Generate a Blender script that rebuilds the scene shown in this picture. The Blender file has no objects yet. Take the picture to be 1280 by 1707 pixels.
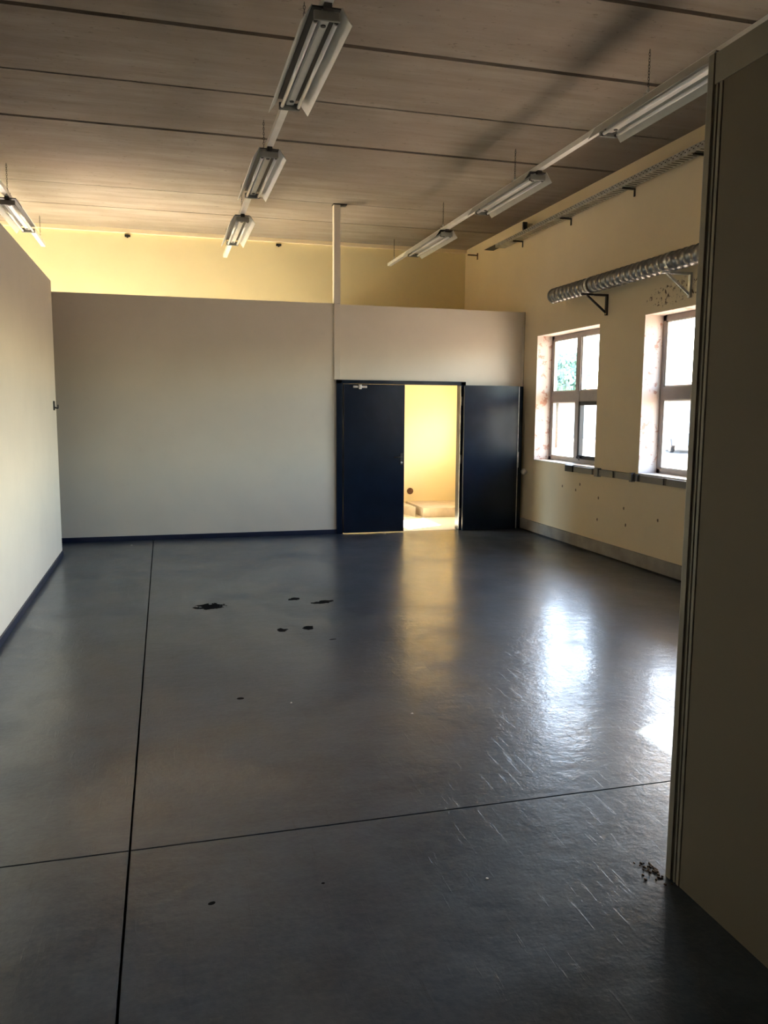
import bpy, bmesh, math, random
from mathutils import Vector, Matrix, Euler

random.seed(7)
scn = bpy.context.scene
COL = scn.collection

# ------------------------------------------------------------------ camera
F_PX = 1345.287
yaw, pitch, roll = 0.2655963, -0.1237721, -0.0069459
CAM_H = 1.65
fw = Vector((math.sin(yaw) * math.cos(pitch), math.cos(yaw) * math.cos(pitch), math.sin(pitch)))
rt = Vector((math.cos(yaw), -math.sin(yaw), 0))
dn = fw.cross(rt)
rt2 = math.cos(roll) * rt + math.sin(roll) * dn
dn2 = -math.sin(roll) * rt + math.cos(roll) * dn
cam_d = bpy.data.cameras.new('camera')
cam = bpy.data.objects.new('camera', cam_d)
COL.objects.link(cam)
m = Matrix.Identity(4)
for i in range(3):
    m[i][0] = rt2[i]; m[i][1] = -dn2[i]; m[i][2] = -fw[i]
m[2][3] = CAM_H
cam.matrix_world = m
cam_d.sensor_fit = 'VERTICAL'
cam_d.sensor_height = 24.0
cam_d.lens = 24.0 * F_PX / 1707.0
cam_d.clip_start = 0.05
cam_d.clip_end = 500
scn.camera = cam

# ------------------------------------------------------------------ sky, sun, exposure
SUN_TRAVEL = Vector((-2.84, -1.48, -2.62)).normalized()
SUN_STRENGTH = 190.0
SKY_STRENGTH = 7.5
world = bpy.data.worlds.new('world'); scn.world = world
world.use_nodes = True
wn = world.node_tree; wn.nodes.clear()
wo = wn.nodes.new('ShaderNodeOutputWorld'); wb = wn.nodes.new('ShaderNodeBackground')
sky = wn.nodes.new('ShaderNodeTexSky')
sky.sky_type = 'NISHITA'
sky.sun_disc = False
sky.sun_elevation = math.asin(-SUN_TRAVEL.z)
sky.sun_rotation = math.atan2(-SUN_TRAVEL.x, -SUN_TRAVEL.y)
sky.air_density = 1.0; sky.dust_density = 1.5; sky.ozone_density = 1.0
wn.links.new(sky.outputs[0], wb.inputs[0]); wn.links.new(wb.outputs[0], wo.inputs[0])
wb.inputs[1].default_value = SKY_STRENGTH

sl = bpy.data.lights.new('sun', 'SUN'); sl.energy = SUN_STRENGTH; sl.angle = math.radians(0.6)
sl.color = (1.0, 0.91, 0.70)
so = bpy.data.objects.new('sun', sl); COL.objects.link(so)
so.rotation_euler = SUN_TRAVEL.to_track_quat('-Z', 'Y').to_euler()
so.location = (30, 20, 30)

scn.view_settings.view_transform = 'Standard'
scn.view_settings.look = 'None'
scn.view_settings.gamma = 1
scn.view_settings.use_curve_mapping = False
scn.view_settings.exposure = -0.92
scn.cycles.max_bounces = 12
scn.cycles.diffuse_bounces = 8
scn.cycles.glossy_bounces = 5
scn.cycles.transparent_max_bounces = 12
scn.cycles.caustics_reflective = False
scn.cycles.caustics_refractive = False
scn.cycles.use_denoising = True
scn.cycles.sample_clamp_indirect = 20

# ------------------------------------------------------------------ helpers
def tag(o, label=None, cat=None, group=None, kind=None):
    if label: o['label'] = label
    if cat: o['category'] = cat
    if group: o['group'] = group
    if kind: o['kind'] = kind
    return o

def empty(name, loc=(0, 0, 0), label=None, cat=None, group=None, kind=None, parent=None):
    o = bpy.data.objects.new(name, None); COL.objects.link(o)
    o.location = loc; o.empty_display_size = 0.05
    if parent: o.parent = parent
    return tag(o, label, cat, group, kind)

class MB:
    """collects shapes in world axes relative to an origin, then links them as one mesh object"""
    def __init__(s): s.bm = bmesh.new()
    def box(s, x0, x1, y0, y1, z0, z1, bev=0.0):
        t = bmesh.new()
        v = [t.verts.new((x, y, z)) for x in (x0, x1) for y in (y0, y1) for z in (z0, z1)]
        for f in ((0, 1, 3, 2), (4, 6, 7, 5), (0, 4, 5, 1), (2, 3, 7, 6), (0, 2, 6, 4), (1, 5, 7, 3)):
            t.faces.new([v[i] for i in f])
        if bev:
            bmesh.ops.bevel(t, geom=t.edges[:] , offset=bev, segments=2, profile=0.6, affect='EDGES')
        s.merge(t); return s
    def merge(s, t):
        bmesh.ops.recalc_face_normals(t, faces=t.faces[:])
        me = bpy.data.meshes.new('tmp'); t.to_mesh(me); t.free(); s.bm.from_mesh(me); bpy.data.meshes.remove(me)
    def tube(s, a, b, r, n=12, r2=None, caps=True):
        a = Vector(a); b = Vector(b); d = (b - a); q = d.to_track_quat('Z', 'Y')
        t = bmesh.new(); r2 = r if r2 is None else r2
        A = [t.verts.new(a + q @ Vector((math.cos(6.28318 * k / n) * r, math.sin(6.28318 * k / n) * r, 0))) for k in range(n)]
        B = [t.verts.new(b + q @ Vector((math.cos(6.28318 * k / n) * r2, math.sin(6.28318 * k / n) * r2, 0))) for k in range(n)]
        for k in range(n):
            f = t.faces.new((A[k], A[(k + 1) % n], B[(k + 1) % n], B[k])); f.smooth = True
        if caps: t.faces.new(A[::-1]); t.faces.new(B)
        s.merge(t); return s
    def bar(s, a, b, w, h):
        a = Vector(a); b = Vector(b); q = (b - a).to_track_quat('Y', 'Z'); L = (b - a).length
        t = bmesh.new()
        v = [t.verts.new(a + q @ Vector((x, y, z))) for x in (-w / 2, w / 2) for y in (0, L) for z in (-h / 2, h / 2)]
        for f in ((0, 1, 3, 2), (4, 6, 7, 5), (0, 4, 5, 1), (2, 3, 7, 6), (0, 2, 6, 4), (1, 5, 7, 3)):
            t.faces.new([v[i] for i in f])
        s.merge(t); return s
    def prism(s, poly, z0, z1):
        t = bmesh.new()
        A = [t.verts.new((x, y, z0)) for x, y in poly]; B = [t.verts.new((x, y, z1)) for x, y in poly]
        n = len(poly)
        t.faces.new(A[::-1]); t.faces.new(B)
        for k in range(n): t.faces.new((A[k], A[(k + 1) % n], B[(k + 1) % n], B[k]))
        s.merge(t); return s
    def extrude_y(s, prof, y0, y1):
        """prof = closed list of (x,z)"""
        t = bmesh.new()
        A = [t.verts.new((x, y0, z)) for x, z in prof]; B = [t.verts.new((x, y1, z)) for x, z in prof]
        n = len(prof)
        t.faces.new(A); t.faces.new(B[::-1])
        for k in range(n): t.faces.new((A[k], B[k], B[(k + 1) % n], A[(k + 1) % n]))
        s.merge(t); return s
    def ball(s, c, r, sc=(1, 1, 1), seg=16):
        t = bmesh.new(); bmesh.ops.create_uvsphere(t, u_segments=seg, v_segments=seg // 2, radius=r)
        for v in t.verts: v.co = Vector((v.co.x * sc[0], v.co.y * sc[1], v.co.z * sc[2])) + Vector(c)
        for f in t.faces: f.smooth = True
        s.merge(t); return s
    def ring(s, c, R, r, rot, n=12, k=5, stretch=1.0):
        t = bmesh.new(); g = []
        for i in range(n):
            a = 6.28318 * i / n; row = []
            for j in range(k):
                b = 6.28318 * j / k
                p = Vector(((R + r * math.cos(b)) * math.cos(a), r * math.sin(b), (R + r * math.cos(b)) * math.sin(a) * stretch))
                row.append(t.verts.new(rot @ p + Vector(c)))
            g.append(row)
        for i in range(n):
            for j in range(k):
                f = t.faces.new((g[i][j], g[(i + 1) % n][j], g[(i + 1) % n][(j + 1) % k], g[i][(j + 1) % k])); f.smooth = True
        s.merge(t); return s
    def build(s, name, mat, parent=None, kind=None, origin=None):
        me = bpy.data.meshes.new(name)
        if origin is not None:
            bmesh.ops.translate(s.bm, verts=s.bm.verts[:], vec=-Vector(origin))
        s.bm.to_mesh(me); s.bm.free(); me.materials.append(mat)
        o = bpy.data.objects.new(name, me); COL.objects.link(o)
        if origin is not None: o.location = origin
        if parent is not None: o.parent = parent
        if kind: o['kind'] = kind
        return o

def copy_tree(o, parent=None):
    c = o.copy(); COL.objects.link(c); c.parent = parent
    for ch in list(o.children): copy_tree(ch, c)
    return c

# ------------------------------------------------------------------ materials
class N:
    def __init__(s, name):
        s.m = bpy.data.materials.new(name); s.m.use_nodes = True
        s.t = s.m.node_tree; s.t.nodes.clear()
        s.out = s.t.nodes.new('ShaderNodeOutputMaterial')
        s.b = s.t.nodes.new('ShaderNodeBsdfPrincipled')
        s.t.links.new(s.b.outputs[0], s.out.inputs[0])
        s.tc = s.t.nodes.new('ShaderNodeTexCoord')
    def n(s, k): return s.t.nodes.new('ShaderNode' + k)
    def l(s, a, b): s.t.links.new(a, b)
    def mapping(s, sc=(1, 1, 1), rot=(0, 0, 0), loc=(0, 0, 0)):
        mp = s.n('Mapping'); mp.inputs['Scale'].default_value = sc; mp.inputs['Rotation'].default_value = rot
        mp.inputs['Location'].default_value = loc
        s.l(s.tc.outputs['Object'], mp.inputs['Vector']); return mp.outputs[0]
    def noise(s, scale, detail=4, rough=0.55, sc=(1, 1, 1), rot=(0, 0, 0), loc=(0, 0, 0), dist=0):
        x = s.n('TexNoise'); x.inputs['Scale'].default_value = scale; x.inputs['Detail'].default_value = detail
        x.inputs['Roughness'].default_value = rough; x.inputs['Distortion'].default_value = dist
        s.l(s.mapping(sc, rot, loc), x.inputs['Vector']); return x.outputs[0]
    def ramp(s, v, stops):
        r = s.n('ValToRGB'); e = r.color_ramp.elements
        while len(e) < len(stops): e.new(0.5)
        for i, (p, c) in enumerate(stops):
            e[i].position = p
            e[i].color = (c, c, c, 1) if isinstance(c, (int, float)) else (*c, 1)
        s.l(v, r.inputs[0]); return r.outputs[0]
    def math(s, op, a, b=0.0, clamp=False):
        x = s.n('Math'); x.operation = op; x.use_clamp = clamp
        for i, v in enumerate((a, b)):
            if isinstance(v, (int, float)): x.inputs[i].default_value = v
            else: s.l(v, x.inputs[i])
        return x.outputs[0]
    def mix(s, f, a, b, mode='MIX'):
        x = s.n('MixRGB'); x.blend_type = mode
        for i, v in enumerate((f, a, b)):
            if isinstance(v, (int, float)): x.inputs[i].default_value = v
            elif isinstance(v, tuple): x.inputs[i].default_value = (*v, 1)
            else: s.l(v, x.inputs[i])
        return x.outputs[0]
    def bump(s, h, strength=0.2, dist=0.01):
        x = s.n('Bump'); x.inputs['Strength'].default_value = strength; x.inputs['Distance'].default_value = dist
        s.l(h, x.inputs['Height']); s.l(x.outputs[0], s.b.inputs['Normal']); return x.outputs[0]
    def col(s, c):
        if isinstance(c, tuple): s.b.inputs['Base Color'].default_value = (*c, 1)
        else: s.l(c, s.b.inputs['Base Color'])
    def set(s, **k):
        for a, v in k.items(): s.b.inputs[a.replace('_', ' ')].default_value = v

def plain(name, c, rough=0.5, metal=0.0, var=0.08, scale=8, bump=0.0, spec=0.5):
    g = N(name)
    f = g.noise(scale, 5)
    d = tuple(x * (1 - var) for x in c); e = tuple(min(1, x * (1 + var)) for x in c)
    g.col(g.ramp(f, [(0.3, d), (0.7, e)]))
    g.set(Roughness=rough, Metallic=metal)
    g.b.inputs['Specular IOR Level'].default_value = spec
    if bump: g.bump(g.noise(scale * 12, 4), bump, 0.003)
    return g.m

def ellipse_mask(g, cx, cy, rx, ry, ang=0.0, warp=0.35, wscale=22.0, axes='xy'):
    """1 inside a ragged spot placed on the surface"""
    sp = g.n('SeparateXYZ'); g.l(g.tc.outputs['Object'], sp.inputs[0])
    X = sp.outputs['XYZ'.index(axes[0].upper())]; Y = sp.outputs['XYZ'.index(axes[1].upper())]
    dx = g.math('SUBTRACT', X, cx); dy = g.math('SUBTRACT', Y, cy)
    c, s_ = math.cos(ang), math.sin(ang)
    u = g.math('ADD', g.math('MULTIPLY', dx, c), g.math('MULTIPLY', dy, s_))
    v = g.math('SUBTRACT', g.math('MULTIPLY', dy, c), g.math('MULTIPLY', dx, s_))
    u = g.math('DIVIDE', u, rx); v = g.math('DIVIDE', v, ry)
    r = g.math('ADD', g.math('MULTIPLY', u, u), g.math('MULTIPLY', v, v))
    nz = g.noise(wscale, 4)
    r = g.math('ADD', r, g.math('MULTIPLY', g.math('SUBTRACT', nz, 0.5), warp * 8))
    return g.ramp(g.math('SUBTRACT', 1.6, r), [(0.55, 0.0), (0.62, 1.0)])

# painted concrete floor: blue grey, worn, glossy sealer
def floor_mat():
    g = N('painted_concrete')
    big = g.noise(0.55, 5, 0.6)
    mid = g.noise(3.0, 6, 0.65)
    fine = g.noise(40, 5, 0.6)
    base = g.ramp(big, [(0.38, (0.024, 0.044, 0.076)), (0.62, (0.048, 0.078, 0.128))])
    base = g.mix(0.5, base, g.ramp(mid, [(0.36, (0.012, 0.020, 0.032)), (0.64, (0.068, 0.09, 0.118))]))
    base = g.mix(0.15, base, g.ramp(fine, [(0.35, (0.03, 0.035, 0.04)), (0.65, (0.13, 0.14, 0.15))]))
    yel = g.ramp(g.noise(1.1, 4, 0.5, loc=(3, 1, 0)), [(0.50, 0.0), (0.80, 0.35)])
    base = g.mix(yel, base, (0.14, 0.13, 0.11))
    # scuffs: long thin darker scratches
    sc1 = g.ramp(g.noise(2.2, 6, 0.7, sc=(10, 0.8, 1), rot=(0, 0, 0.5)), [(0.62, 0.0), (0.68, 0.55)])
    base = g.mix(g.math('MULTIPLY', sc1, 0.6), base, (0.02, 0.024, 0.03))
    tot = None
    # chips where the paint has come off
    for (cx, cy, rx, ry, a) in ((0.34, 6.84, 0.125, 0.10, 0.1), (1.30, 6.78, 0.11, 0.05, 0.3), (1.07, 6.95, 0.05, 0.05, 0),
                                (0.83, 5.96, 0.038, 0.05, 0.1), (1.03, 5.97, 0.05, 0.045, 0.6),
                                (0.385, 4.55, 0.022, 0.018, 0), (0.115, 2.60, 0.013, 0.010, 0.4), (0.50, 2.62, 0.007, 0.006, 0),
                                (1.15, 5.62, 0.03, 0.012, 0.1)):
        mk = ellipse_mask(g, cx, cy, rx, ry, a, 0.55 if rx > 0.03 else 0.25, 17)
        tot = mk if tot is None else g.math('MAXIMUM', tot, mk)
    base = g.mix(tot, base, (0.012, 0.012, 0.013))
    g.col(base)
    rr = g.math('ADD', g.ramp(mid, [(0.3, 0.285), (0.7, 0.36)]), g.math('MULTIPLY', tot, 0.6))
    g.l(rr, g.b.inputs['Roughness'])
    keep = g.math('SUBTRACT', 1.0, tot)
    g.l(g.math('MULTIPLY', keep, 0.42), g.b.inputs['Specular IOR Level'])
    worn = g.ramp(g.noise(1.6, 7, 0.68, sc=(1, 0.8, 1), loc=(2, 5, 0)), [(0.38, 0.15), (0.60, 0.62)])
    g.l(g.math('MULTIPLY', keep, worn), g.b.inputs['Coat Weight'])
    g.b.inputs['Coat Roughness'].default_value = 0.15
    h = g.math('ADD', g.math('MULTIPLY', g.noise(5, 5, 0.6, sc=(1, 1.6, 1)), 1.2), g.math('MULTIPLY', g.noise(16, 4, 0.6), 0.7))
    h = g.math('ADD', h, g.math('MULTIPLY', g.noise(60, 3, 0.5), 0.25))
    st = g.ramp(g.noise(3.0, 5, 0.65, sc=(14, 1.0, 1), rot=(0, 0, -0.55)), [(0.60, 0.0), (0.66, 0.9)])
    h = g.math('ADD', h, g.math('MULTIPLY', st, 0.13))
    bn = g.bump(h, 0.55, 0.004)
    g.l(bn, g.b.inputs['Coat Normal'])
    return g.m

def ceiling_mat():
    g = N('ceiling_concrete')
    st = g.noise(2.5, 7, 0.65, sc=(0.35, 2.6, 1))
    bl = g.noise(0.8, 4, 0.6)
    base = g.ramp(st, [(0.30, (0.225, 0.19, 0.155)), (0.70, (0.37, 0.33, 0.28))])
    base = g.mix(g.ramp(bl, [(0.42, 0.0), (0.62, 0.6)]), base, (0.22, 0.185, 0.15))
    pk = g.ramp(g.noise(0.45, 3, 0.5, loc=(5, 2, 0)), [(0.45, 0.0), (0.65, 0.45)])
    base = g.mix(pk, base, (0.35, 0.27, 0.23))
    pits = g.ramp(g.noise(28, 3, 0.6, sc=(0.5, 1, 1)), [(0.64, 0.0), (0.70, 0.6)])
    base = g.mix(pits, base, (0.15, 0.125, 0.10))
    g.col(base); g.set(Roughness=0.9)
    g.bump(g.noise(20, 6, 0.6, sc=(0.4, 1, 1)), 0.35, 0.006)
    return g.m

def wall_mat(name, c, chips=False, warm=None):
    g = N(name)
    f = g.noise(1.3, 5, 0.6)
    base = g.ramp(f, [(0.3, tuple(x * 0.93 for x in c)), (0.7, c)])
    sm = g.ramp(g.noise(5, 6, 0.7), [(0.62, 0.0), (0.75, 0.25)])
    base = g.mix(sm, base, tuple(x * 0.75 for x in c))
    if chips:
        pl = g.noise(26, 5, 0.7)
        sp = g.ramp(pl, [(0.55, 0.0), (0.60, 1.0)])
        for (cy, cz, ry, rz) in ((7.2, 2.83, 0.42, 0.10), (6.9, 2.92, 0.3, 0.05), (7.62, 2.78, 0.03, 0.05)):
            mk = ellipse_mask(g, cy, cz, ry, rz, 0.0, 0.25, 9, axes='yz')
            base = g.mix(g.math('MULTIPLY', mk, sp), base, (0.16, 0.10, 0.065))
        for (cy, cz) in ((8.9, .78), (9.0, .70), (8.45, .66), (7.9, .60), (7.85, .42), (7.25, .55), (8.46, .40), (9.35, .72)):
            base = g.mix(ellipse_mask(g, cy, cz, 0.014, 0.018, 0.0, 0.3, 40, axes='yz'), base, (0.20, 0.14, 0.09))
    g.col(base); g.set(Roughness=0.72)
    g.b.inputs['Specular IOR Level'].default_value = 0.3
    g.bump(g.noise(70, 4), 0.12, 0.002)
    return g.m

def peel_mat():
    g = N('peeling_reveal_paint')
    f = g.noise(9, 6, 0.7)
    mk = g.ramp(f, [(0.56, 0.0), (0.60, 1.0)])
    g.col(g.mix(mk, (0.80, 0.70, 0.64), (0.60, 0.36, 0.28)))
    g.set(Roughness=0.8)
    g.bump(f, 0.4, 0.006)
    return g.m

M = {}
M['floor'] = floor_mat()
M['screed'] = plain('pale_bounce_screed', (0.82, 0.76, 0.62), 0.85, var=0.05, scale=2, bump=0.1)  # rear floor made pale to bounce more sun into the bay
M['yellow'] = wall_mat('yellow_rear_paint', (0.84, 0.735, 0.455))
M['joint'] = plain('joint_filler', (0.012, 0.012, 0.013), 0.9)
M['ceiling'] = ceiling_mat()
M['ceiling_joint'] = plain('ceiling_joint_shadow', (0.015, 0.012, 0.010), 0.95)
M['hall'] = wall_mat('cream_hall_paint', (0.88, 0.75, 0.53), chips=True)
M['partition'] = wall_mat('offwhite_partition_paint', (0.83, 0.76, 0.64))
M['grey_partition'] = wall_mat('grey_beige_panel', (0.20, 0.176, 0.13))
M['trimgrey'] = plain('partition_profile_paint', (0.28, 0.26, 0.21), 0.4)
M['trimdark'] = plain('profile_groove_shade', (0.10, 0.09, 0.07), 0.5)  # trim colour darkened for the shade in the groove
M['gasket'] = plain('black_gasket', (0.01, 0.01, 0.01), 0.6)
M['blue'] = plain('dark_blue_gloss', (0.004, 0.010, 0.024), 0.24, var=0.2, scale=3, spec=0.3)
M['bluebase'] = plain('dark_blue_skirting', (0.012, 0.018, 0.045), 0.4, var=0.2)
M['steel'] = plain('brushed_steel', (0.6, 0.6, 0.6), 0.3, 1.0)
M['black'] = plain('black_plastic', (0.015, 0.015, 0.016), 0.4)
M['galv'] = plain('galvanised_steel', (0.55, 0.56, 0.56), 0.38, 0.9, var=0.25, scale=14)
M['duct'] = plain('spiral_duct_zinc', (0.30, 0.30, 0.29), 0.30, 0.85, var=0.15, scale=10)
M['reflector'] = plain('reflector_enamel', (0.50, 0.50, 0.46), 0.35)
M['tray'] = plain('lamp_tray_enamel', (0.50, 0.50, 0.48), 0.35)
M['whitemetal'] = plain('white_enamel', (0.78, 0.77, 0.74), 0.35)
M['tube'] = plain('phosphor_tube_glass', (0.86, 0.86, 0.85), 0.12, var=0.02)
M['darkmetal'] = plain('dark_metal', (0.04, 0.035, 0.03), 0.5, 0.3)
M['greyplastic'] = plain('grey_lamp_bracket', (0.27, 0.27, 0.245), 0.5)
M['trunk'] = plain('grey_trunking', (0.17, 0.175, 0.18), 0.45)
M['alu'] = plain('grey_window_profile', (0.34, 0.31, 0.29), 0.45, 0.1)
M['reveal'] = peel_mat()
M['plinth'] = plain('grey_plinth_board', (0.30, 0.28, 0.25), 0.7, var=0.2, scale=5, bump=0.2)
M['step'] = plain('raw_concrete_step', (0.55, 0.47, 0.36), 0.85, var=0.15, scale=6, bump=0.3)
M['cream_ball'] = plain('cream_rubber', (0.93, 0.88, 0.74), 0.4)
M['rust'] = plain('rusty_pipe', (0.12, 0.05, 0.02), 0.8, var=0.4, scale=30)
M['shedglass'] = plain('dusty_glass', (0.40, 0.42, 0.45), 0.4)
M['ground'] = plain('sunlit_paving', (0.28, 0.22, 0.19), 0.9, var=0.15, scale=0.6)
M['leaf'] = plain('leaf_green', (0.24, 0.40, 0.32), 0.6, var=0.4, scale=2)
M['bark'] = plain('bark', (0.12, 0.09, 0.06), 0.9, var=0.3, scale=12)
M['render'] = plain('pale_render', (0.62, 0.58, 0.52), 0.9)
M['rooftile'] = plain('red_roof', (0.40, 0.14, 0.09), 0.8)
M['carpaint'] = plain('blue_grey_car_paint', (0.16, 0.22, 0.30), 0.2, 0.3)
M['flake'] = plain('pale_flake', (0.8, 0.8, 0.78), 0.8)
M['dirt'] = plain('brown_dirt', (0.10, 0.07, 0.05), 0.95, var=0.5, scale=60)

g = N('window_glass')
tr = g.n('BsdfTransparent'); tr.inputs[0].default_value = (0.95, 0.97, 0.96, 1)
gl = g.n('BsdfGlossy'); gl.inputs['Roughness'].default_value = 0.02
fr = g.n('LayerWeight'); fr.inputs[0].default_value = 0.5
fac = g.math('ADD', g.math('MULTIPLY', g.math('POWER', fr.outputs['Facing'], 5.0), 0.90), 0.04)
mx = g.n('MixShader'); g.l(fac, mx.inputs[0]); g.l(tr.outputs[0], mx.inputs[1]); g.l(gl.outputs[0], mx.inputs[2])
g.l(mx.outputs[0], g.out.inputs[0]); g.t.nodes.remove(g.b)
M['glass'] = g.m

# ------------------------------------------------------------------ structure
XR = 4.91; XO = 5.21          # window wall inner / outer face
YF = 13.0; YFO = 13.3         # far wall
XL = -6.0; YB = -2.6          # outer left wall, wall behind
ZC = 4.31
PY0, PY1 = 10.62, 10.72       # back partition
PH = 3.04
SILL, HEAD = 1.0, 2.68
WINS = [(8.57, 10.20), (6.02, 7.65), (3.70, 5.10)]  # third window is unseen, added and sized for the sun it lets in

# floor: substrate + saw-cut slabs
fl = MB().box(XL - .3, XO, YB - .3, YFO, -0.20, -0.03).build('floor', M['joint'], kind='structure')
gx, gy = -0.165, 3.01; w = 0.0045
for (x0, x1, y0, y1) in ((XL - .3, gx - w, YB - .3, gy - w), (gx + w, XO, YB - .3, gy - w),
                         (XL - .3, gx - w, gy + w, YFO), (gx + w, XO, gy + w, YFO)):
    MB().box(x0, x1, y0, min(y1, 10.66), -0.03, 0.0).build('floor_slab', M['floor'], fl)
MB().box(XL - .3, XO, 10.66, YFO, -0.03, 0.0).build('screed', M['screed'], fl)

# ceiling: soffit slabs with open joints
ce = MB().box(XL - .3, XO, YB - .3, YFO, ZC + 0.05, ZC + 0.20).build('ceiling', M['ceiling_joint'], kind='structure')
js = [YB - .3, -1.66, -0.55, 0.56, 1.68, 2.79, 3.90, 5.03, 6.15, 7.27, 8.37, 10.62, 11.66, YFO]
jw = {5.03: .026, 6.15: .028, 7.27: .015, 8.37: .028, 10.62: .006, 11.66: .011}
for a, b in zip(js[:-1], js[1:]):
    MB().box(XL - .3, XO, a + jw.get(a, .014), b - jw.get(b, .014), ZC, ZC + 0.05).build('ceiling_slab', M['ceiling'], ce)

# window wall with openings
def wall_with_holes(name, mat, axis, p0, p1, a0, a1, z0, z1, holes):
    """axis 'y': wall plane x in [p0,p1], runs along y a0..a1 ; axis 'x' the other way"""
    mb = MB()
    def bx(u0, u1, c0, c1):
        if u1 - u0 < 1e-4 or c1 - c0 < 1e-4: return
        if axis == 'y': mb.box(p0, p1, u0, u1, c0, c1)
        else: mb.box(u0, u1, p0, p1, c0, c1)
    hs = sorted(holes); cur = a0
    for (u0, u1, c0, c1) in hs:
        bx(cur, u0, z0, z1); bx(u0, u1, z0, c0); bx(u0, u1, c1, z1); cur = u1
    bx(cur, a1, z0, z1)
    bmesh.ops.remove_doubles(mb.bm, verts=mb.bm.verts[:], dist=1e-5)
    return mb.build(name, mat, kind='structure')

ADDED_SUN_SLOT = (11.65, 12.6, 0.95, 1.75)  # unseen opening added to put sun on the floor past the doorway
wall_with_holes('wall_right', M['hall'], 'y', XR, XO, YB, YFO, 0, ZC, [(a, b, SILL, HEAD) for a, b in WINS] + [ADDED_SUN_SLOT])
ADDED_FAR_WINS = [(-3.8, -1.8, 0.15, 3.28), (-1.6, 0.7, 0.15, 3.28)]  # added out of sight to brighten the rear bay
wall_with_holes('wall_back', M['yellow'], 'x', YF, YFO, XL, XR, 0, ZC, ADDED_FAR_WINS)
MB().box(XL - .3, XL, YB - .3, YFO, 0, ZC).build('wall_left', M['hall'], kind='structure')
MB().box(XL, XO, YB - .3, YB, 0, ZC).build('wall_front', M['grey_partition'], kind='structure')
# cornice band on the far wall
MB().box(XL, XR, YF - 0.06, YF, ZC - 0.055, ZC).build('trim_1', M['hall'], kind='structure')

# left partition wall (3 m high) and its dark blue skirting
MB().box(-1.25, -1.15, YB, 9.68, 0, PH).build('wall_left_partition', M['partition'], kind='structure')
MB().box(-1.15, -1.135, YB, 9.68, 0, 0.062, 0.003).box(-1.265, -1.25, YB, 9.68, 0, 0.062).box(-1.25, -1.15, 9.68, 9.695, 0, 0.062).build('baseboard_left', M['bluebase'], kind='structure')

# back partition with the door opening
DX0, DX1, DZ = 2.22, 4.04, 2.065
mb = MB().box(XL, DX0, PY0, PY1, 0, PH + .01).box(DX0, DX1, PY0, PY1, DZ, PH + .003).box(DX1, XR, PY0, PY1, 0, PH)
mb.build('wall_back_partition', M['partition'], kind='structure')
mb = MB().box(XL, DX0, PY0 - .015, PY0, 0, 0.062, 0.003).box(DX1, XR, PY0 - .015, PY0, 0, 0.062, 0.003)
mb.build('baseboard_back', M['bluebase'], kind='structure')
# rounded corner bead where the partition meets the window wall
MB().tube((XR - .012, PY0 - .005, 0.06), (XR - .012, PY0 - .005, PH), 0.017, 10).build('trim_2', M['partition'], kind='structure')

# unseen lid added behind the door to keep bounce off the upper rear corner
MB().box(2.35, XR, PY1, YF, 2.90, 3.0).build('ceiling_light_baffle', M['partition'], kind='structure')

# steel post standing in the partition up to the ceiling
mb = MB().box(2.19, 2.275, PY0 - .013, PY0 - .001, DZ, PH + .01, 0.003).box(2.19, 2.275, PY0 - .013, PY1 - .01, PH + .011, ZC - .012, 0.004)
post = mb.build('support_post', M['partition'], origin=(2.2325, 10.66, DZ))
tag(post, 'square cream steel post rising from the back partition to the ceiling', 'post')
MB().box(-.05, .13, -.05, .06, ZC - .012 - DZ, ZC - DZ).build('top_plate', M['darkmetal'], post)

# right front partition (camera side) : frame profiles + panel
wr = empty('wall_right_partition', (1.75, 0, 0), kind='structure')
def wp(o): o.location = (-1.75, 0, 0); o.parent = wr; return o
wp(MB().box(1.706, 1.79, YB, 2.284, 0.0, 2.68).build('panel', M['grey_partition']))
wp(MB().box(1.702, 1.80, YB, 2.326, 2.68, 2.775, 0.003).build('top_rail', M['trimgrey']))
prof = []
for k in range(9):
    a = math.pi * k / 8
    prof.append((1.75 + 0.050 * math.cos(a), 2.355 + 0.022 * math.sin(a)))
prof += [(1.700, 2.331), (1.800, 2.331)]
wp(MB().prism(prof, 0, 2.775).build('end_post', M['trimgrey']))
wp(MB().box(1.708, 1.79, 2.318, 2.331, 0, 2.68).build('groove', M['trimdark']))
wp(MB().box(1.703, 1.80, 2.310, 2.318, 0, 2.68, 0.002).build('profile', M['trimgrey']))
wp(MB().box(1.712, 1.79, 2.302, 2.310, 0, 2.68).build('gasket', M['gasket']))
wp(MB().box(1.703, 1.80, 2.288, 2.302, 0, 2.68, 0.002).build('profile', M['trimgrey']))
wp(MB().box(1.710, 1.79, 2.284, 2.288, 0, 2.68).build('gasket', M['gasket']))

# grey plinth board and dark gap along the window wall
pl = MB().box(XR - .035, XR, YB, PY0 - .02, 0.018, 0.157, 0.003).build('baseboard_right', M['plinth'], kind='structure')
MB().box(XR - .022, XR, YB, PY0 - .02, 0.0, 0.018).build('gap_strip', M['gasket'], pl)

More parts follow.
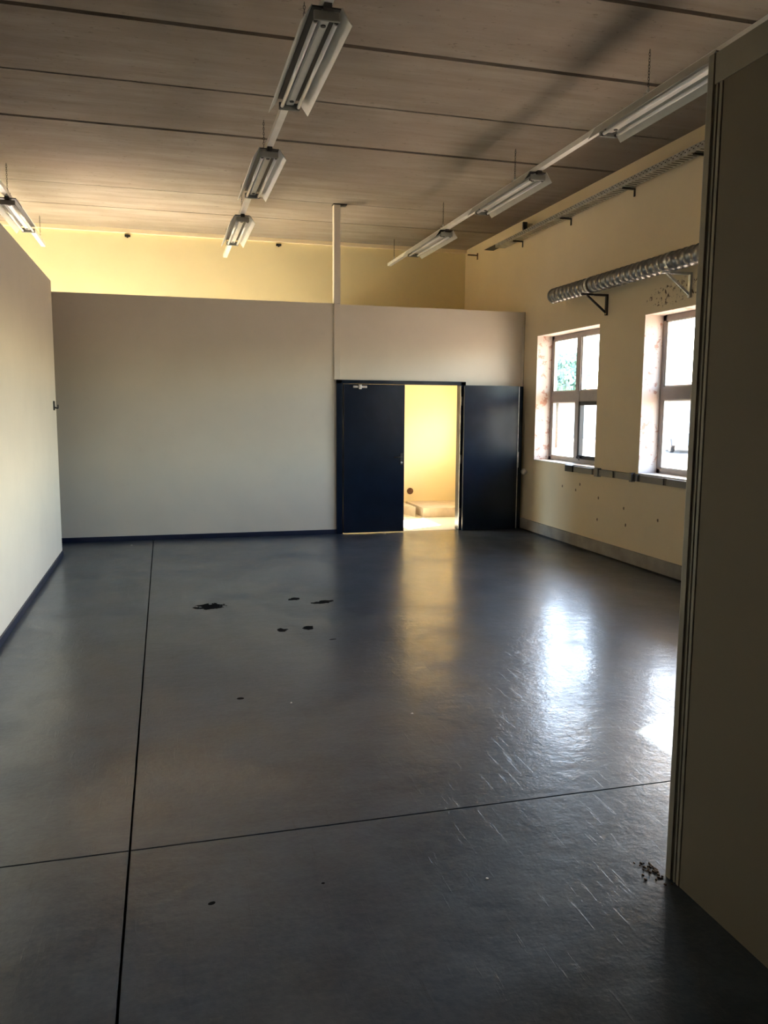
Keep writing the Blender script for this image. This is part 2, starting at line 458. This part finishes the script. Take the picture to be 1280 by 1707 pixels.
# ------------------------------------------------------------------ windows
def make_window(k, y0, y1, sash=True):
    W = empty('window_%d' % k, (5.15, (y0 + y1) / 2, SILL), kind='structure')
    def put(mb, name, mat, par=None):
        o = mb.build(name, mat)
        if par is None:
            o.location = (-5.15, -(y0 + y1) / 2, -SILL); o.parent = W
        else:
            o.parent = par
        return o
    fx0, fx1 = 5.13, 5.19
    t = 0.065
    ym = y1 - 0.77
    zt0, zt1 = 1.795, 1.93
    put(MB().box(fx0, fx1, y0, y0 + t, SILL, HEAD, .004).box(fx0, fx1, y1 - t, y1, SILL, HEAD, .004)
        .box(fx0, fx1, y0, y1, HEAD - t, HEAD, .004).box(fx0, fx1, y0, y1, SILL, SILL + t, .004), 'frame', M['alu'])
    put(MB().box(fx0 - .012, fx1, ym - .055, ym + .055, SILL + t, HEAD - t, .004), 'mullion', M['alu'])
    put(MB().box(fx0 - .006, fx1, y0 + t, y1 - t, zt0, zt1, .004), 'transom', M['alu'])
    # four panes
    for (a, b, c, d) in ((y0 + t, ym - .055, SILL + t, zt0), (ym + .055, y1 - t, SILL + t, zt0),
                         (y0 + t, ym - .055, zt1, HEAD - t), (ym + .055, y1 - t, zt1, HEAD - t)):
        put(MB().box(5.158, 5.164, a - .005, b + .005, c - .005, d + .005), 'pane', M['glass'])
    # inner glazing beads
    bd = MB()
    for (a, b, c, d) in ((ym + .055, y1 - t, SILL + t, zt0), (y0 + t, ym - .055, zt1, HEAD - t), (ym + .055, y1 - t, zt1, HEAD - t)):
        bd.box(fx0 + .006, fx0 + .024, a, a + .016, c, d).box(fx0 + .006, fx0 + .024, b - .016, b, c, d)
        bd.box(fx0 + .006, fx0 + .024, a, b, c, c + .014).box(fx0 + .006, fx0 + .024, a, b, d - .014, d)
    put(bd, 'glazing_bead', M['whitemetal'])
    # black opening sash low on the near side
    a, b, c, d = y0 + t, ym - .055, SILL + t, zt0
    s = .048
    sash_o = put(MB().box(fx0 - .02, fx1 - .02, a, a + s, c, d, .003).box(fx0 - .02, fx1 - .02, b - s, b, c, d, .003)
        .box(fx0 - .02, fx1 - .02, a, b, c, c + s, .003).box(fx0 - .02, fx1 - .02, a, b, d - s, d, .003), 'sash', M['black'])
    put(MB().box(fx0 - .05, fx0 - .02, b - .12, b - .04, c + .010, c + .035, .003).tube((fx0 - .045, b - .10, c + .02), (fx0 - .075, b - .17, c - .005), .007, 8), 'sash_handle', M['black'], sash_o)
    # reveal lining (painted, peeling) and sill
    put(MB().box(XR + .001, fx0, y1 - .004, y1, SILL, HEAD).box(XR + .001, fx0, y0, y0 + .004, SILL, HEAD)
        .box(XR + .001, fx0, y0, y1, HEAD - .004, HEAD), 'reveal_lining', M['reveal'])
    put(MB().box(XR - .004, fx0, y0, y1, SILL, SILL + .012, .002), 'sill', M['whitemetal'])
    return W
for k, (a, b) in enumerate(WINS): make_window(k + 1, a, b)

# glazing of the unseen windows added to light the rear bay (behind the partition)
k = 5
for (u0, u1, z0, z1) in ADDED_FAR_WINS:
    W = empty('window_%d' % k, ((u0 + u1) / 2, YFO - .1, z0), kind='structure'); k += 1
    o = MB()
    for xx in (u0, (u0 + u1) / 2 - .03, u1 - .06): o.box(xx, xx + .06, YFO - .14, YFO - .08, z0, z1)
    o.box(u0, u1, YFO - .14, YFO - .08, z0, z0 + .06).box(u0, u1, YFO - .14, YFO - .08, z1 - .06, z1)
    o = o.build('frame', M['alu']); o.location = (-(u0 + u1) / 2, -(YFO - .1), -z0); o.parent = W
    for a, b in ((u0 + .05, (u0 + u1) / 2 - .02), ((u0 + u1) / 2 + .02, u1 - .05)):
        o = MB().box(a, b, YFO - .113, YFO - .107, z0 + .05, z1 - .05).build('pane', M['glass'])
        o.location = (-(u0 + u1) / 2, -(YFO - .1), -z0); o.parent = W

# ------------------------------------------------------------------ blue double door
DRO = (3.13, 10.6, 0)
dr = empty('door_1', DRO, kind='structure')
def dp(mb, name, mat, par=None):
    o = mb.build(name, mat)
    if par is None: o.location = tuple(-c for c in DRO); o.parent = dr
    else: o.parent = par
    return o
dp(MB().box(DX0, DX0 + .075, 10.585, 10.735, 0, DZ, .004).box(3.965, DX1, 10.585, 10.735, 0, DZ, .004)
   .box(DX0, DX1, 10.585, 10.735, DZ - .05, DZ, .004).box(DX0 + .075, DX0 + .092, 10.61, 10.735, 0, DZ - .05, .002), 'door_frame', M['blue'])
lf = dp(MB().box(DX0 + .094, 3.162, 10.588, 10.628, 0.010, DZ - .053, .003), 'door_leaf', M['blue'])
lf['label'] = 'closed blue door leaf'
def sub(mb, name, mat, par): o = mb.build(name, mat); o.parent = par; return o
sub(MB().box(3.105, 3.140, 10.580, 10.588, 0.93, 1.09, .003), 'lock_plate', M['darkmetal'], lf)
sub(MB().tube((3.122, 10.588, 1.04), (3.122, 10.54, 1.04), .009, 10).tube((3.122, 10.542, 1.04), (3.005, 10.542, 1.035), .008, 10), 'lever_handle', M['darkmetal'], lf)
sub(MB().tube((3.122, 10.585, 0.962), (3.122, 10.572, 0.962), .013, 12), 'lock_cylinder', M['steel'], lf)
sub(MB().box(2.44, 2.63, 10.570, 10.590, 1.962, 1.990, .003).box(2.515, 2.555, 10.562, 10.590, 1.945, 2.005, .003).tube((2.535, 10.562, 1.975), (2.535, 10.550, 1.975), .010, 10), 'door_closer_bracket', M['steel'], lf)
# open leaf folded back flat against the partition
o2 = dp(MB().box(3.985, 4.79, 10.485, 10.530, 0.010, 2.015, .003), 'door_leaf', M['blue'])
o2['label'] = 'open blue door leaf folded back against the partition'
sub(MB().box(4.806, 4.868, 10.508, 10.535, 0.012, 2.012, .002), 'rebate', M['blue'], o2)
sub(MB().box(4.790, 4.806, 10.492, 10.530, 0.012, 2.012, .002), 'edge_strip', M['galv'], o2)
sub(MB().box(4.788, 4.812, 10.484, 10.492, 0.88, 1.10, .002), 'lock_plate', M['galv'], o2)
hg = MB()
for z in (0.25, 1.0, 1.8): hg.tube((3.975, 10.572, z - .06), (3.975, 10.572, z + .06), .011, 10)
hg.box(3.960, 3.972, 10.57, 10.590, .01, 2.01)
sub(hg, 'hinge', M['galv'], o2)

# ------------------------------------------------------------------ ceiling lights on tracks
def make_lamp():
    """origin: centre of the lamp at track underside height"""
    r = empty('strip_light')
    L = 0.73
    MB().box(-.028, .028, -L + .03, L - .03, -.052, -.012, .004).build('housing', M['tray'], r)
    MB().box(-.084, .084, -L + .02, L - .02, -.011, -.002, .002).build('back_plate', M['darkmetal'], r)
    MB().box(-.022, .022, -L + .07, L - .07, -.058, -.052, .002).build('ballast_cover', M['tray'], r)
    for s in (-1, 1):
        t = MB().tube((s * .060, -L + .045, -.070), (s * .060, L - .045, -.070), .013, 14).build('fluorescent_tube', M['tube'], r)
        for e in (-1, 1):
            MB().tube((s * .060, e * (L - .055), -.070), (s * .060, e * (L - .03), -.070), .0145, 12).build('end_cap', M['darkmetal'], t)
        MB().extrude_y([(s * .085, -.006), (s * .089, -.002), (s * .112, -.040), (s * .148, -.092), (s * .145, -.094), (s * .108, -.043)], -L + .01, L + .04).build('reflector', M['reflector'], r)
    for s in (-1, 1):
        MB().box(-.078, .078, s * (L - .015) - .010, s * (L - .015) + .010, -.084, -.030, .009).build('end_bracket', M['greyplastic'], r)
        MB().box(-.022, .022, s * (L + .005) - .02, s * (L + .005) + .02, -.03, -.0005).build('neck', M['darkmetal'], r)
    for y in (-L + .13, L - .13):
        MB().tube((0, y, -.064), (0, y, -.056), .016, 12).build('screw_cap', M['darkmetal'], r)
    return r

def make_track(x, y0, y1, chains, label):
    z0, z1 = 3.935, 3.98
    T = empty('light_track', (x, (y0 + y1) / 2, z0), label, 'track', 'suspended lighting tracks')
    cy = (y0 + y1) / 2
    b = MB()
    b.extrude_y([(-.028, 0), (.028, 0), (.028, .045), (.022, .045), (.022, .006), (-.022, .006), (-.022, .045), (-.028, .045)], y0 - cy, y1 - cy)
    b.build('rail', M['whitemetal'], T)
    MB().box(-.030, .030, y1 - cy - .02, y1 - cy + .006, -.002, .047, .003).build('end_plug', M['whitemetal'], T)
    for c in chains:
        ch = MB(); z = ZC - z0; k = 0; zz = 0.115
        while zz < z - .02:
            rot = Matrix.Rotation(math.pi / 2 * (k % 2), 3, 'Z')
            ch.ring((0, c - cy, zz), .0075, .0018, rot, 8, 4, 1.7); zz += .0215; k += 1
        o = ch.build('chain', M['darkmetal'], T)
        MB().tube((0, c - cy, .045), (0, c - cy, .10), .006, 8).box(-.032, .032, c - cy - .012, c - cy + .012, .040, .054).ball((0, c - cy, .075), .013, (1, 1, 1.3), 10).build('hanger', M['galv'], o)
    return T
make_track(-1.58, -2.0, 12.65, [-1.0, 2.9, 5.5, 7.8, 9.92, 12.39], 'white lighting track hanging over the left partition')
make_track(0.955, -2.0, 12.72, [-1.0, 3.0, 5.58, 7.82, 10.01, 12.4], 'white lighting track hanging along the middle of the room')
make_track(3.51, -2.0, 12.68, [-1.0, 3.2, 5.565, 7.924, 10.12, 12.41], 'white lighting track hanging near the window wall')
lamp0 = make_lamp()
lamps = [
 (0.955, 5.535, 'twin tube strip light on the middle track, nearest and largest'),
 (0.955, 8.13, 'middle strip light of the three on the middle track'),
 (0.955, 10.65, 'brightly lit strip light at the far end of the middle track'),
 (-1.58, 10.60, 'strip light glowing over the corner of the left partition'),
 (3.51, 5.40, 'strip light on the window side track, cut off by the grey panel in front'),
 (3.51, 8.10, 'strip light on the window side track, second from the far end'),
 (3.51, 10.70, 'small farthest strip light on the window side track'),
]
for i, (x, y, lb) in enumerate(lamps):
    o = lamp0 if i == 0 else copy_tree(lamp0)
    o.location = (x, y, 3.935)
    tag(o, lb, 'ceiling light', 'fluorescent strip lights on the tracks')

# ------------------------------------------------------------------ spiral duct on wall brackets
dx, dz, dr_ = 4.70, 3.085, 0.083
D = empty('ventilation_duct', (dx, 7.0, dz), 'galvanised spiral air duct carried on brackets above the windows', 'duct')
body = MB()
t = bmesh.new(); nseg = 28; ys = []; y = 9.32; y_end = 2.6
pitch_ = 0.098
prev = None
yy = y
rows = []
while yy > y_end:
    for (o_, r_) in ((0, 0), (.003, .008), (.009, .008), (.012, 0)):
        rows.append((yy - o_, dr_ + r_))
    yy -= pitch_
V = []
slope = pitch_ / 6.28318
for (ry, rr) in rows:
    V.append([t.verts.new((rr * math.cos(6.28318 * k / nseg), ry - 7.0 + slope * 6.28318 * k / nseg * 0.35, rr * math.sin(6.28318 * k / nseg))) for k in range(nseg)])
for i in range(len(V) - 1):
    for k in range(nseg):
        f = t.faces.new((V[i][k], V[i][(k + 1) % nseg], V[i + 1][(k + 1) % nseg], V[i + 1][k])); f.smooth = True
body.merge(t)
body.build('pipe', M['duct'], D)
MB().tube((0, 9.345 - 7, 0), (0, 9.30 - 7, 0), dr_ + .005, 28).build('end_cap', M['duct'], D)
for cy in (8.42, 6.95 - .05):
    c = MB()
    for k in range(24):
        a0, a1 = 6.28318 * k / 24, 6.28318 * (k + 1) / 24; R = dr_ + .008
        c.bar((R * math.cos(a0), cy - 7, R * math.sin(a0)), (R * math.cos(a1), cy - 7, R * math.sin(a1)), .035, .004)
    c.build('clamp', M['galv'], D)
def make_bracket(y, lb, mat):
    B = empty('wall_bracket', (XR, y, 2.995), lb, 'bracket', 'triangular duct brackets')
    MB().box(-.33, 0, -.018, .018, -.028, -.005, .002).build('arm', mat, B)
    MB().box(-.024, 0, -.018, .018, -.24, -.005, .002).build('upright', mat, B)
    MB().bar((-.27, 0, -.02), (-.012, 0, -.215), .016, .022).build('strut', mat, B)
make_bracket(8.42, 'dark triangular steel bracket under the free end of the duct', M['darkmetal'])
make_bracket(6.90, 'triangular bracket with pale strut over the second window', M['galv'])
make_bracket(4.30, 'triangular duct bracket hidden past the grey panel edge', M['galv'])

# ------------------------------------------------------------------ cable tray along the top of the window wall
T = empty('cable_tray', (4.80, 8, 4.05), 'perforated grey cable tray hung on brackets high on the window wall', 'cable tray')
tp = 8.0
MB().extrude_y([(-.075, .030), (-.070, .030), (-.070, -.015), (.070, -.015), (.070, .03), (.075, .03), (.075, -.020), (-.075, -.020)], 3.0 - tp, 11.3 - tp).build('tray', M['galv'], T)
pf = MB()
yy = 3.1
while yy < 10.85:
    pf.box(-.0762, -.0748, yy - tp, yy + .020 - tp, -.005, .004).box(-.0762, -.0748, yy + .03 - tp, yy + .05 - tp, .012, .020)
    pf.box(-.05, .05, yy - tp, yy + .018 - tp, -.0212, -.0198)
    yy += .062
pf.build('perforations', M['darkmetal'], T)['kind'] = 'stuff'
T2 = MB().box(-.075, .075, -.68, .68, -.052, .050, .004).build('cable_trunking', M['hall'])
T2.location = (4.83, 11.12, 4.146)
tag(T2, 'cream painted closed cable trunking at the far end of the perforated tray', 'trunking')
MB().box(-.074, .074, -.675, .675, -.058, -.0525).build('underside', M['darkmetal'], T2)  # dark strip stands in for the shade under the trunking
MB().box(-.080, -.02, -.715, -.685, -.03, .06, .004).box(-.078, -.05, -.735, -.690, -.055, -.02, .003).build('end_clamp', M['black'], T2)
for i, (y, lb) in enumerate(((10.75, 'dark tray bracket under the cream trunking'),
                             (9.35, 'dark tray bracket below the perforated tray, left of the air duct'),
                             (7.95, 'dark tray bracket below the perforated tray, above the middle of the duct'),
                             (6.75, 'dark tray bracket at the grey panel edge, above the second window'))):
    B = empty('tray_bracket', (XR, y, 4.028), lb, 'bracket', 'cable tray brackets')
    MB().box(-.15, 0, -.012, .012, -.016, -.001).build('arm', M['darkmetal'], B)
    MB().box(-.010, 0, -.013, .013, -.085, -.001, .002).build('upright', M['darkmetal'], B)
B = empty('leftover_bracket', (XR, 12.45, 4.14), 'rusty leftover bracket arm in the far upper corner of the window wall', 'bracket')
MB().box(-.17, 0, -.010, .010, -.012, .004).build('arm', M['rust'], B)
MB().box(-.012, 0, -.014, .014, -.07, .03).build('upright', M['rust'], B)
for x, z, lb in ((-0.45, 4.22, 'small dark clamp on the bright back wall, between the left and middle tracks'), (2.15 - .35, 4.22, 'small dark clamp on the back wall beside the steel post')):
    o = MB().box(-.04, .04, -.035, 0, -.018, .012, .003).box(-.012, .012, -.05, 0, -.03, 0).build('wall_clamp', M['darkmetal'])
    o.location = (x, YF, z); tag(o, lb, 'clamp', 'wall clamps')

# ------------------------------------------------------------------ cable trunking under the windows
T = empty('wall_trunking', (XR, 8, .965), 'grey and black cable trunking running under the window sills', 'trunking')
def tr(y1, y0, z0, z1, d, nm, mat):
    MB().box(-d, 0, y0 - 8, y1 - 8, z0 - .965, z1 - .965, .003).build(nm, mat, T)
MB().box(-.03, 0, 3.2 - 8, 9.215 - 8, .925 - .965, 1.0 - .965).build('back_channel', M['black'], T)
tr(9.217, 9.03, .922, 1.003, .045, 'end_cap', M['black'])
segs = [(9.00, 8.555), (8.40, 8.10), (8.04, 7.75), (7.64, 7.60), (7.55, 7.14), (7.08, 6.5), (6.44, 5.6), (5.5, 4.4)]
for a, b in segs: tr(a, b, .927, .998, .040, 'cover', M['trunk'])
for a, b in ((8.49, 8.41), (7.745, 7.70)): tr(a, b, .912, 1.012, .050, 'clamp', M['trunk'])

# ------------------------------------------------------------------ small fittings
o = MB().ball((-.045, 0, 0), .042, (1, 1, 1), 20).tube((0, 0, 0), (-.02, 0, 0), .02, 14).build('door_stop', M['cream_ball']); o.location = (XR, 10.42, .826)
tag(o, 'round cream rubber door stop on the wall corner at handle height', 'door stop', 'cream door stops')
o = MB().ball((0, -.02, 0), .017, (1, .9, 1), 14).tube((0, 0, 0), (0, -.02, 0), .010, 10).build('door_stop', M['cream_ball']); o.location = (4.882, PY0 - .0, .128)
tag(o, 'tiny cream stop low on the wall beside the open door leaf', 'door stop', 'cream door stops')
o = MB().box(0, .012, -.035, .035, -.05, .05, .003).tube((.01, 0, -.02), (.045, 0, -.03), .008, 8).tube((.045, 0, -.03), (.045, 0, .01), .006, 8).build('coat_hook', M['darkmetal']); o.location = (-1.15, 9.47, 1.69)
tag(o, 'small dark hook near the end of the left partition', 'hook')

# rear bay: broken concrete step and pipe stub seen through the door
o = MB().prism([(3.905, 12.0), (XR, 11.93), (XR, YF), (3.93, YF)], 0, .147).build('concrete_step', M['step'])
tag(o, 'wide raw concrete step against the yellow wall beyond the door', 'step', 'concrete steps')
o = MB().prism([(3.82, 12.14), (3.835, YF), (3.30, YF), (3.68, 12.5)], 0, .15).build('concrete_step', M['step'])
tag(o, 'broken slanting end of the concrete step beside the closed door leaf', 'step', 'concrete steps')
o = MB().tube((0, -.05, 0), (0, 0, 0), .032, 14).tube((0, -.008, 0), (0, 0, 0), .055, 16).build('pipe_stub', M['rust']); o.location = (3.99, YF, .32)
tag(o, 'rusty pipe stub low on the yellow wall beyond the door', 'pipe')

# loose bits on the floor
for i, (x, y, r, lb) in enumerate(((1.07, 2.50, .008, 'pale flake on the dark floor in front of the long cross joint'),
                                  (1.28, 4.08, .009, 'pale flake on the floor in the middle of the room'),
                                  (0.66, 4.41, .007, 'pale flake on the floor left of the room centre'),
                                  (-.42, 10.25, .012, 'pale flake on the floor by the back partition skirting'))):
    b = MB(); t = bmesh.new(); n = 7
    A = [t.verts.new((math.cos(6.28 * k / n) * r * random.uniform(.6, 1.2), math.sin(6.28 * k / n) * r * random.uniform(.6, 1.2), 0)) for k in range(n)]
    Bv = [t.verts.new(v.co * .8 + Vector((0, 0, .003))) for v in A]
    t.faces.new(A[::-1]); t.faces.new(Bv)
    for k in range(n): t.faces.new((A[k], A[(k + 1) % n], Bv[(k + 1) % n], Bv[k]))
    b.merge(t); o = b.build('paint_flake', M['flake']); o.location = (x, y, 0)
    tag(o, lb, 'flake', 'loose paint flakes')
b = MB()
for k in range(70):
    a = random.uniform(0, 6.28); d = abs(random.gauss(0, .035)); s = random.uniform(.002, .006)
    b.ball((1.69 - abs(math.cos(a)) * d, 2.395 + math.sin(a) * d * 1.4, s * .5), s, (1, 1.4, .7), 6)
tag(b.build('dirt_crumbs', M['dirt']), 'brown dirt crumbs at the foot of the grey panel end post', 'dirt', kind='stuff')

# ------------------------------------------------------------------ outside
MB().box(XO, 140, -80, 160, -0.35, -0.15).box(-80, XO, YFO, 160, -.35, -.15).build('ground', M['ground'], kind='structure')
# unseen canopy added over the first two windows to keep the sun off
cn = MB().box(XO, 8.0, 6.2, 11.6, 3.30, 3.42, .01).build('blocker', M['render'], origin=(XO, 8.9, 3.3))
tag(cn, 'flat canopy slab added outside to keep sun off the first two windows', 'blocker')
for yy in (-2.5, 0, 2.5): MB().bar((2.6, yy, .10), (0.0, yy, 1.4), .05, .05).build('tie_rod', M['darkmetal'], cn)

def tree(x, y, h, cr, lb, n=3000):
    Tn = empty('tree', (x, y, -.15), lb, 'tree', 'trees outside the windows')
    MB().tube((0, 0, 0), (.1, 0, h * .5), .18, 10, .10).tube((.1, 0, h * .45), (.6, .3, h * .7), .08, 8, .03).tube((.1, 0, h * .45), (-.5, -.3, h * .72), .08, 8, .03).build('trunk', M['bark'], Tn)
    t = bmesh.new()
    lobes = [(Vector((random.uniform(-1, 1) * cr * .5, random.uniform(-1, 1) * cr * .5, h * .68 + random.uniform(-1, 1) * cr * .5)), random.uniform(.45, .7) * cr) for _ in range(9)]
    for _ in range(n):
        c, r = random.choice(lobes)
        d = Vector((random.gauss(0, 1), random.gauss(0, 1), random.gauss(0, 1))).normalized()
        p = c + d * r * random.uniform(.6, 1.0)
        q = Euler((random.uniform(0, 6), random.uniform(0, 6), random.uniform(0, 6))).to_matrix(); s = random.uniform(.08, .2)
        vs = [t.verts.new(p + q @ Vector(v) * s) for v in ((-1, -.5, 0), (0, -.7, .2), (1, 0, 0), (0, .7, .2), (-1, .5, 0))]
        t.faces.new(vs)
    b = MB(); b.merge(t); b.build('foliage', M['leaf'], Tn, kind='stuff')
tree(19.6, 38.4, 5.6, 1.5, 'green tree outside the first window, behind its upper left pane')

# long pale shed with red roof and a parked car, washed out by daylight
S = empty('shed', (34, 52, -.15), 'long pale outbuilding with a red roof beyond the windows', 'building')
MB().box(-3, 3, -16, 12, 0, 2.6).build('walls', M['render'], S)
t = MB(); t.extrude_y([(-3.4, 2.6), (3.4, 2.6), (0, 3.9)], -16.3, 12.3); t.build('roof', M['rooftile'], S)
for yy in range(-14, 12, 4): MB().box(-3.03, -2.97, yy, yy + 1.4, .9, 2.0).build('window', M['shedglass'], S)

def car(x, y, rz, lb):
    Cn = empty('car', (x, y, -.15), lb, 'car'); Cn.rotation_euler.z = rz
    side = [(-2.1, .35), (2.1, .35), (2.15, .65), (2.0, .82), (1.1, .95), (.45, 1.42), (-.95, 1.45), (-1.75, 1.0), (-2.1, .92)]
    t = bmesh.new()
    A = [t.verts.new((u, -.85, z)) for u, z in side]; Bv = [t.verts.new((u, .85, z)) for u, z in side]
    for i, (u, z) in enumerate(side):
        if z > 1.2: A[i].co.y = -.68; Bv[i].co.y = .68
    t.faces.new(A); t.faces.new(Bv[::-1])
    for k in range(len(side)): t.faces.new((A[k], Bv[k], Bv[(k + 1) % len(side)], A[(k + 1) % len(side)]))
    b = MB(); b.merge(t); b.build('body', M['carpaint'], Cn)
    for s in (-1, 1):
        MB().prism([(1.0, s * .80), (.42, s * .70), (-.92, s * .70), (-1.6, s * .80), (-1.6, s * .79), (1.0, s * .79)], .98, 1.34).build('side_window', M['black'], Cn)
        for u in (-1.3, 1.35):
            MB().tube((u, s * .70, .33), (u, s * .88, .33), .33, 20).build('wheel', M['black'], Cn)
car(24.0, 33.8, 1.2, 'blue grey parked car outside the second window')

# window portals help the renderer find the daylight
def portal(loc, rot, sx, sy):
    l = bpy.data.lights.new('portal', 'AREA'); l.shape = 'RECTANGLE'; l.size = sx; l.size_y = sy; l.cycles.is_portal = True
    o = bpy.data.objects.new('portal', l); COL.objects.link(o); o.location = loc; o.rotation_euler = rot
for a, b in WINS: portal((XO + .01, (a + b) / 2, (SILL + HEAD) / 2), (0, math.pi / 2, 0), HEAD - SILL, b - a)
portal((XO + .01, (ADDED_SUN_SLOT[0] + ADDED_SUN_SLOT[1]) / 2, (ADDED_SUN_SLOT[2] + ADDED_SUN_SLOT[3]) / 2), (0, math.pi / 2, 0), ADDED_SUN_SLOT[3] - ADDED_SUN_SLOT[2], ADDED_SUN_SLOT[1] - ADDED_SUN_SLOT[0])
for (u0, u1, z0, z1) in ADDED_FAR_WINS: portal(((u0 + u1) / 2, YFO + .01, (z0 + z1) / 2), (-math.pi / 2, 0, 0), u1 - u0, z1 - z0)
